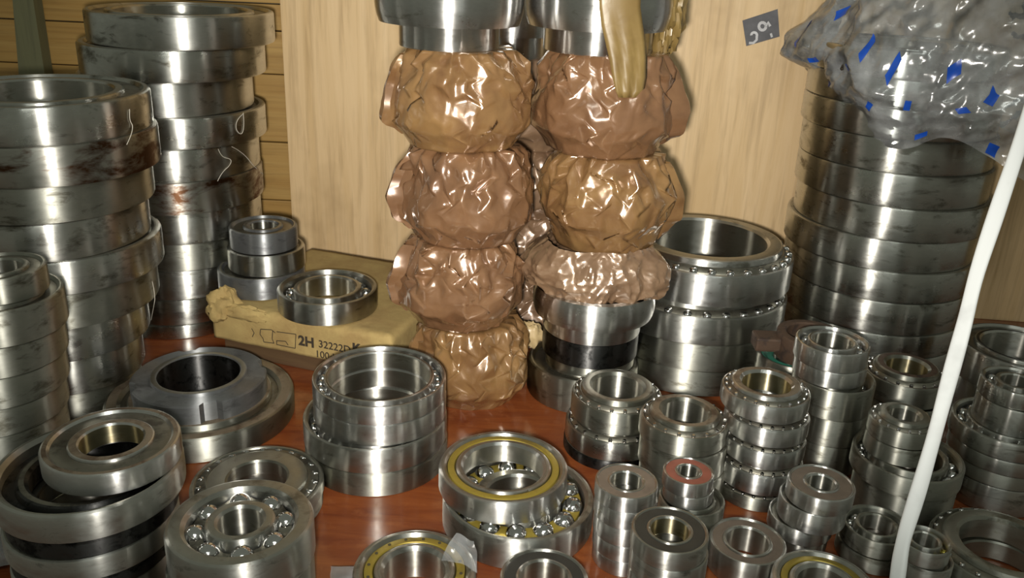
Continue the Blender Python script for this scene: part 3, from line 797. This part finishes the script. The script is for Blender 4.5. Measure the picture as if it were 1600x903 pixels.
ring('collar', zl[1][1], zl[1][1]*0.6, 0, hm+hb*0.6, M['bright'], e, 0.002, 72, M['black'])
zz0 = zl[4][2]
bearing('plain', zl[2][1], zl[2][2]-zl[3][2], (zl[2][0].x, zl[2][0].y, zl[3][2]), 'black oily ring below the shiny bearing of the right column', 'bare steel bearings on the package columns', om='black')
bearing('plain', zl[3][1], zl[3][2]-zl[4][2], (zl[3][0].x, zl[3][0].y, zl[4][2]), 'narrow dull ring under the black oily ring', 'bare steel bearings on the package columns', om='dull')
bearing('plain', zl[4][1], zl[4][2], (zl[4][0].x, zl[4][0].y, 0), 'wide dull bearing on the floor at the foot of the right column', 'bare steel bearings on the package columns', om='dull')

# torn paper skirt between the golden package and the shiny bearing
def skirt():
    pT = tops['R1']; zt = pT[3]+0.006; zb = zl[0][2]-0.004
    c = (pT[1]+zl[0][0])/2
    e = empty('torn_paper', (c.x, c.y, zb), 'torn waxed paper spilling over the shiny bearing of the right column', 'paper')
    L = folds(91, 18, (0.02, 0.06)); U, V = 260, 50; vs_, fs = [], []
    d0 = math.atan2(-c.y, -c.x); h = zt-zb
    for i in range(V+1):
        t = i/V
        for k in range(U):
            a = 2*PI*k/U
            rel = (a-d0+PI) % (2*PI)-PI                       # 0 faces the lens, minus is its right
            side = math.exp(-((abs(rel)-1.5)/0.5)**2)
            rag = 0.22*noise.noise(Vector((math.cos(a)*4, math.sin(a)*4, 5)))+0.1*noise.noise(Vector((math.cos(a)*13, math.sin(a)*13, 1)))
            z = h*(1-t*(1.0+rag*0.5-0.12*side))
            r = Rb*(0.80+0.16*math.sin(t*2.4)+0.26*side*math.sin(min(1, t*1.5)*PI/2)-0.1*max(0, t-0.7))
            q = Vector((r*math.cos(a), r*math.sin(a), z))
            r += 2.6*fold_val(L, q, 91)+0.007*(0.3+t)*(0.5-1.4*abs(noise.noise(Vector((math.cos(a)*4.5+t, math.sin(a)*4.5, t*2.2)))))+0.0045*(0.5-1.4*abs(noise.noise(q*45)))+0.002*(0.5-1.4*abs(noise.noise(q*100)))
            vs_.append((r*math.cos(a), r*math.sin(a), z))
    for i in range(V):
        for k in range(U): fs.append((i*U+k, (i+1)*U+k, (i+1)*U+(k+1) % U, i*U+(k+1) % U))
    mesh_obj('paper_sheet', vs_, fs, M['waxpale'], e, 18)
    lump('inner_wad', (0, 0, h*0.5), (Rb*0.72, Rb*0.72, h*0.5), 5.0, M['waxpale'], e, 0.1)
skirt()
# small cream paper wad between the columns
pc = at_Y(829, 545, 1.125); 
e = lump('paper_wad', (0, 0, 0.03), (0.0165, 0.014, 0.0195), 2.0, M['cream'], None, 0.3, 30)
e.location = (pc.x, pc.y, at_Y(829, 522, 1.125).z-0.03)
tag(e, 'small cream paper wad squeezed between the two package columns', 'paper')

# mustard paper strip hanging over the right steel bearing
def strip():
    d0 = Vector((-pR.x, -pR.y, 0)).normalized(); sx = Vector((-d0.y, d0.x, 0))
    if sx.x < 0: sx = -sx
    rows = [(935, 1012, -60), (935, 1002, -20), (936, 1000, 10), (940, 1004, 40), (946, 1008, 66), (952, 1010, 92), (957, 1010, 120), (962, 1006, 142), (966, 998, 152)]
    K = 10; vs_, fs = [], []
    for i, (xa, xb, y) in enumerate(rows):
        for k in range(K+1):
            x = xa+(xb-xa)*k/K
            Rr = RbR*1.02+0.001 if y < 55 else RbR*(1.03+0.02*math.sin(k*1.7+i))
            # nearest hit with the cylinder that the strip hangs against
            d = ray(x, y); a_ = d.x**2+d.y**2; o_ = CAM-Vector((pR.x, pR.y, 0)); b_ = o_.x*d.x+o_.y*d.y; c_ = o_.x**2+o_.y**2-Rr**2
            s = (-b_-math.sqrt(max(0, b_*b_-a_*c_)))/a_
            P = CAM+d*s; vs_.append(tuple(P+d0*(0.0015+0.0015*noise.noise(P*60))))
    n_ = len(rows)
    for i in range(n_-1):
        for k in range(K): fs.append((i*(K+1)+k, i*(K+1)+k+1, (i+1)*(K+1)+k+1, (i+1)*(K+1)+k))
    o = mesh_obj('paper_strip', vs_, fs, M['strip'], None, 60)
    so = o.modifiers.new('thick', 'SOLIDIFY'); so.thickness = 0.0008
    tag(o, 'mustard waxed paper strip hanging down over the right steel bearing', 'paper')
strip()
c = at_Y(1045, 25, pR.y+0.02)
e = lump('crumpled_paper', (0, 0, 0), (0.02, 0.03, 0.055), 4.2, M['strip'], None, 0.35, 44, 1.6)
e.location = (c.x, c.y, c.z+0.006); tag(e, 'crumpled golden waxed paper beside the right steel bearing', 'paper')

# ------------------------------------------------------------------ rusty rod end and green-sealed bearing behind the tapered stacks
pg = fit(1235, 575, 110, 1.125)
bearing('sealed', pg[1], pg[2], (pg[0].x, pg[0].y, 0), 'green-sealed bearing under the rusty lugged ring', None, br=0.4, om='dull', seal='seal_green')
pr_ = fit(1262, 553, 104, 1.125)
zr = pg[2]
e = empty('rod_end', (pr_[0].x, pr_[0].y, zr), 'rusty brown iron ring with a blunt lug', 'rod end')
hR = max(0.02, pr_[2]-zr+0.012)
ring('eye_ring', pr_[1], pr_[1]*0.72, 0, hR, M['rust'], e, 0.002, 56)
b = box('lug', -pr_[1]-0.03, -pr_[1]*0.86, -0.012, 0.018, hR*0.25, hR*0.8, M['rust'], e, 0.003)

# ------------------------------------------------------------------ grey number tag on the wall
pt = wall_at(1190, 46)
e = empty('number_tag', pt, 'small slate grey tag with chalk numerals pinned to the plywood', 'tag', rz=wang)
def on_tag(x, y):
    q = wall_at(x, y)-pt; return math.copysign(math.hypot(q.x, q.y), q.x), q.z
cs = [on_tag(x, y) for x, y in ((1160, 32), (1215, 14), (1218, 57), (1166, 72))]
vs_ = [(q[0], -0.0012, q[1]) for q in cs]+[(q[0], 0.0, q[1]) for q in cs]
tcard = mesh_obj('card', vs_, [(0, 3, 2, 1), (4, 5, 6, 7), (0, 1, 5, 4), (1, 2, 6, 5), (2, 3, 7, 6), (3, 0, 4, 7)], M['tag'], e, smooth=False)
def chalk(pts, wpx=3.0):
    vs_, fs = [], []
    P = [Vector(on_tag(x, y)) for x, y in pts]; w_ = wpx/2/FPX*1.55
    for i, q in enumerate(P):
        d = (P[min(i+1, len(P)-1)]-P[max(i-1, 0)]); n_ = Vector((-d.y, d.x)).normalized()*w_
        for s in (1, -1): vs_.append((q.x+n_.x*s, -0.0018, q.y+n_.y*s))
    for i in range(len(P)-1): fs.append((2*i, 2*i+1, 2*i+3, 2*i+2))
    mesh_obj('chalk_digit', vs_, fs, M['chalk'], tcard, smooth=False)
def arc(cx, cy, rx, ry, a0, a1, n=14): return [(cx+rx*math.cos(math.radians(a0+(a1-a0)*i/n)), cy+ry*math.sin(math.radians(a0+(a1-a0)*i/n))) for i in range(n+1)]
chalk(arc(1191, 41, 5.5, 6.0, 0, 360)+[(1200, 35), (1203, 41)], 4)
chalk([(1174, 55)]+arc(1178, 55, 4.5, 4.5, 200, 380)+[(1182, 62), (1177, 67), (1170, 67)], 3.5)
chalk([(1204, 52), (1206, 58)], 3)

# ------------------------------------------------------------------ plastic bag over the right tower
def bag():
    rows, dJ = STK['J']; p, R = rows[1][0], rows[1][1]
    zt = rows[0][2]+rows[0][3]
    cx0, cy0 = p.x+0.045, p.y-0.01
    e = empty('plastic_bag', (cx0, cy0, zt), 'crinkled clear plastic bag with blue prints draped over the right tower', 'bag')
    L = folds(5, 14, (0.03, 0.09)); L2 = folds(6, 16, (0.007, 0.022)); d0 = math.atan2(-cy0, -cx0)
    def S(a, t):
        """a: angle round the tower, t: 0 crown .. 1 hem"""
        rel = (a-d0+PI) % (2*PI)-PI           # plus: towards the right of the picture
        right = math.sin(rel); tip = math.exp(-((rel+1.45)/0.3)**2)
        hem = 0.118+0.028*right+0.012*math.sin(a*5+1)+0.018*noise.noise(Vector((math.cos(a)*2, math.sin(a)*2, 3)))
        th = min(1.0, t*1.7)*PI/2
        r = (R+0.034+0.075*max(0, right))*math.sin(th)**0.6
        r += 0.045*tip*math.exp(-((t-0.62)/0.18)**2)-0.014*max(0, t-0.8)/0.2
        r += 0.016*noise.noise(Vector((math.cos(a)*2.6, math.sin(a)*2.6, t*4)))*min(1, t*2)
        z = 0.1*math.cos(th)**0.8+0.035-1.25*hem*max(0, t-0.22)/0.78
        z += 0.012*noise.noise(Vector((math.cos(a)*3, math.sin(a)*3, t*3+8)))*min(1, t*3)
        q = Vector((r*math.cos(a), r*math.sin(a), z))
        r += (2.4*fold_val(L, q, 5)+2.8*fold_val(L2, q, 6)+0.008*(1-abs(noise.noise(q*15))*2.2))*min(1, t*3)
        r = max(r, 0.001)
        yw = cy0+r*math.sin(a); ylim = WY+WSL*(cx0+r*math.cos(a))-0.012
        if yw > ylim: r = (ylim-cy0)/math.sin(a)
        return Vector((r*math.cos(a), r*math.sin(a), z))
    U, V = 460, 130; vs_, fs = [], []
    for i in range(V+1):
        for k in range(U): vs_.append(tuple(S(2*PI*k/U, max(0.004, i/V))))
    for i in range(V):
        for k in range(U): fs.append((i*U+k, (i+1)*U+k, (i+1)*U+(k+1) % U, i*U+(k+1) % U))
    fo = mesh_obj('film', vs_, fs, M['film'], e, 25)
    rnd = random.Random(4)
    spots = [(-1.25, .55, .3), (-1.1, .7, 1.4), (-.8, .38, .9), (-.55, .52, .4), (-.3, .55, .6), (-.15, .72, .1), (.1, .56, 1.2), (-.9, .9, .5), (-.02, .93, 1.5), (.35, .62, .5), (.45, .95, .0), (.75, .5, .8), (.95, .68, .1), (-.5, .25, .9), (.3, .3, .2), (.7, .25, 1.1), (1.2, .4, .7), (-1.0, .48, 1.2), (-.68, .62, 1.0), (-.42, .78, .3), (.2, .74, .9), (.6, .8, .6)]
    for (rel, t0, rot) in spots:
        K1, K2 = 4, 8; vs_, fs = [], []
        wa, wt = 0.0036, 0.0066
        if rel > 0.3: wa, wt = 0.0056, 0.0072
        for i in range(K2+1):
            for k in range(K1+1):
                du, dv = (k/K1-.5)*2*wa, (i/K2-.5)*2*wt
                x = du*math.cos(rot)-dv*math.sin(rot); y = du*math.sin(rot)+dv*math.cos(rot)
                q = S(d0+rel+x/0.16, t0+y/0.19)
                vs_.append(tuple(q+Vector((q.x, q.y, 0)).normalized()*0.0012))
        for i in range(K2):
            for k in range(K1): fs.append((i*(K1+1)+k, i*(K1+1)+k+1, (i+1)*(K1+1)+k+1, (i+1)*(K1+1)+k))
        mesh_obj('blue_print', vs_, fs, M['blue'], fo, 60)
bag()

# torn film round the front brass bearing and in the left corner
def film_scrap(name, corners, label, seed, amp=0.006):
    c = sum(corners, Vector((0, 0, 0)))/4; zmin = min(q.z for q in corners)
    K = 26; vs_, fs = [], []; L = folds(seed, 14, (0.012, 0.04))
    for i in range(K+1):
        for k in range(K+1):
            u, v = k/K, i/K
            q = corners[0]*(1-u)*(1-v)+corners[1]*u*(1-v)+corners[2]*u*v+corners[3]*(1-u)*v
            q = q+Vector((0.003*noise.noise(q*60), 0.003*noise.noise(q*60+Vector((5, 0, 0))), 0.002+amp+2.2*fold_val(L, q, seed)+amp*noise.noise(q*35+Vector((seed, 0, 0)))))
            vs_.append((q.x-c.x, q.y-c.y, q.z))
    for i in range(K):
        for k in range(K): fs.append((i*(K+1)+k, i*(K+1)+k+1, (i+1)*(K+1)+k+1, (i+1)*(K+1)+k))
    o = mesh_obj(name, vs_, fs, M['film'], None, 40); o.location = (c.x, c.y, 0)
    tag(o, label, 'film'); return o
film_scrap('plastic_film', [at_z(690, 890, .03), at_z(745, 905, .03), at_z(740, 860, .035), at_z(712, 852, .05)], 'torn clear film poking out right of the front brass-caged bearing', 21)
film_scrap('plastic_film', [at_z(518, 915, .02), at_z(560, 925, .02), at_z(562, 892, .025), at_z(516, 891, .02)], 'torn clear film poking out left of the front brass-caged bearing', 22, 0.002)
film_scrap('plastic_film', [at_z(-60, 910, .0), at_z(44, 890, .0), at_z(34, 770, .03), at_z(-60, 780, .03)], 'crumpled clear film in the bottom left corner', 23, 0.004)

# ------------------------------------------------------------------ white strip hanging in front
def white_strip():
    pts = [(1650, 60, .66), (1618, 150, .65), (1590, 235, .64), (1558, 330, .63), (1527, 425, .62), (1507, 505, .61), (1484, 590, .6), (1460, 680, .59), (1437, 760, .58), (1416, 828, .57), (1408, 862, .565), (1402, 905, .56), (1390, 990, .55), (1375, 1180, .53)]
    P = [at_depth(x, y, d) for x, y, d in pts]
    P[-1].z = max(P[-1].z, 0.0)
    last = P[-1].copy(); P.append(Vector((last.x-.01, last.y, 0.0)))
    # smooth path
    Q = []
    for i in range(len(P)-1):
        a, b_, c_, d_ = P[max(i-1, 0)], P[i], P[i+1], P[min(i+2, len(P)-1)]
        for s in range(5):
            t = s/5; Q.append(0.5*((2*b_)+(c_-a)*t+(2*a-5*b_+4*c_-d_)*t*t+(-a+3*b_-3*c_+d_)*t**3))
    Q.append(P[-1])
    vs_, fs = [], []; SEG = 14
    for i, q in enumerate(Q):
        d = (Q[min(i+1, len(Q)-1)]-Q[max(i-1, 0)]).normalized()
        v = (CAM-q).normalized(); sx = d.cross(v).normalized(); nn = sx.cross(d)
        tw = 0.25*math.sin(i*0.21)
        hw, ht = 0.0058-0.0012*min(1.0, i/55)+0.0003*math.sin(i*.5), 0.0026
        for k in range(SEG):
            a = 2*PI*k/SEG
            cx_, cy_ = hw*math.copysign(abs(math.cos(a))**0.7, math.cos(a)), ht*math.copysign(abs(math.sin(a))**0.7, math.sin(a))
            vs_.append(tuple(q+sx*(cx_*math.cos(tw)-cy_*math.sin(tw))+nn*(cx_*math.sin(tw)+cy_*math.cos(tw))))
    for i in range(len(Q)-1):
        for k in range(SEG): fs.append((i*SEG+k, i*SEG+(k+1) % SEG, (i+1)*SEG+(k+1) % SEG, (i+1)*SEG+k))
    fs.append(tuple(range(SEG))[::-1]); fs.append(tuple(range((len(Q)-1)*SEG, len(Q)*SEG)))
    o = mesh_obj('plastic_strip', vs_, fs, M['white'], None, 50)
    tag(o, 'white plastic strip hanging slantwise at the right', 'strip')
white_strip()

# ------------------------------------------------------------------ cotton threads on the towers
def thread(pts, key, label):
    """a thread that clings to the rings of one tower"""
    P = []
    for x, y in pts:
        d = ray(x, y); best = None
        for (c, R_, z0, h_, it) in STK[key][0]:
            R_ += 0.0012
            a_ = d.x**2+d.y**2; o_ = CAM-Vector((c.x, c.y, 0)); b_ = o_.x*d.x+o_.y*d.y; q_ = b_*b_-a_*(o_.x**2+o_.y**2-R_**2)
            if q_ < 0: continue
            k = (-b_-math.sqrt(q_))/a_; z = CAMH+d.z*k
            if z0-0.004 <= z <= z0+h_+0.004 and (best is None or k < best): best = k
        if best is None: best = (P[-1]-CAM).dot(FWD) if P else STK[key][1]/math.hypot(d.x, d.y)
        P.append(CAM+d*best)
    cu = bpy.data.curves.new('cotton_thread', 'CURVE'); cu.dimensions = '3D'; cu.bevel_depth = 0.00045; cu.bevel_resolution = 2
    sp = cu.splines.new('NURBS'); sp.points.add(len(P)-1); sp.use_endpoint_u = True; sp.order_u = 3
    for q, v in zip(sp.points, P): q.co = (v.x, v.y, v.z, 1)
    o = bpy.data.objects.new('cotton_thread', cu); COL.objects.link(o)
    bpy.context.view_layer.update()
    me = bpy.data.meshes.new_from_object(o.evaluated_get(bpy.context.evaluated_depsgraph_get())); bpy.data.objects.remove(o)
    me.materials.clear(); me.materials.append(M['thread'])
    r = bpy.data.objects.new('cotton_thread', me); COL.objects.link(r); tag(r, label, 'thread', 'threads on the towers')
thread([(380, 176), (382, 195), (378, 212), (368, 203), (370, 186), (380, 178)], 'D', 'looped pale thread stuck to the side of the plank tower')
thread([(362, 229), (380, 238), (398, 262), (411, 272)], 'D', 'straight pale thread end sticking out beside the plank tower')
thread([(341, 233), (346, 246), (362, 248), (360, 258), (346, 270), (340, 283)], 'D', 'crooked pale thread across the plank tower')
thread([(196, 146), (203, 162), (202, 188), (208, 196), (205, 212), (198, 226)], 'A', 'pale thread down the top of the left tower')
thread([(238, 440), (243, 462), (240, 480), (236, 500)], 'A', 'pale thread on the right side of the wide shiny left tower ring')
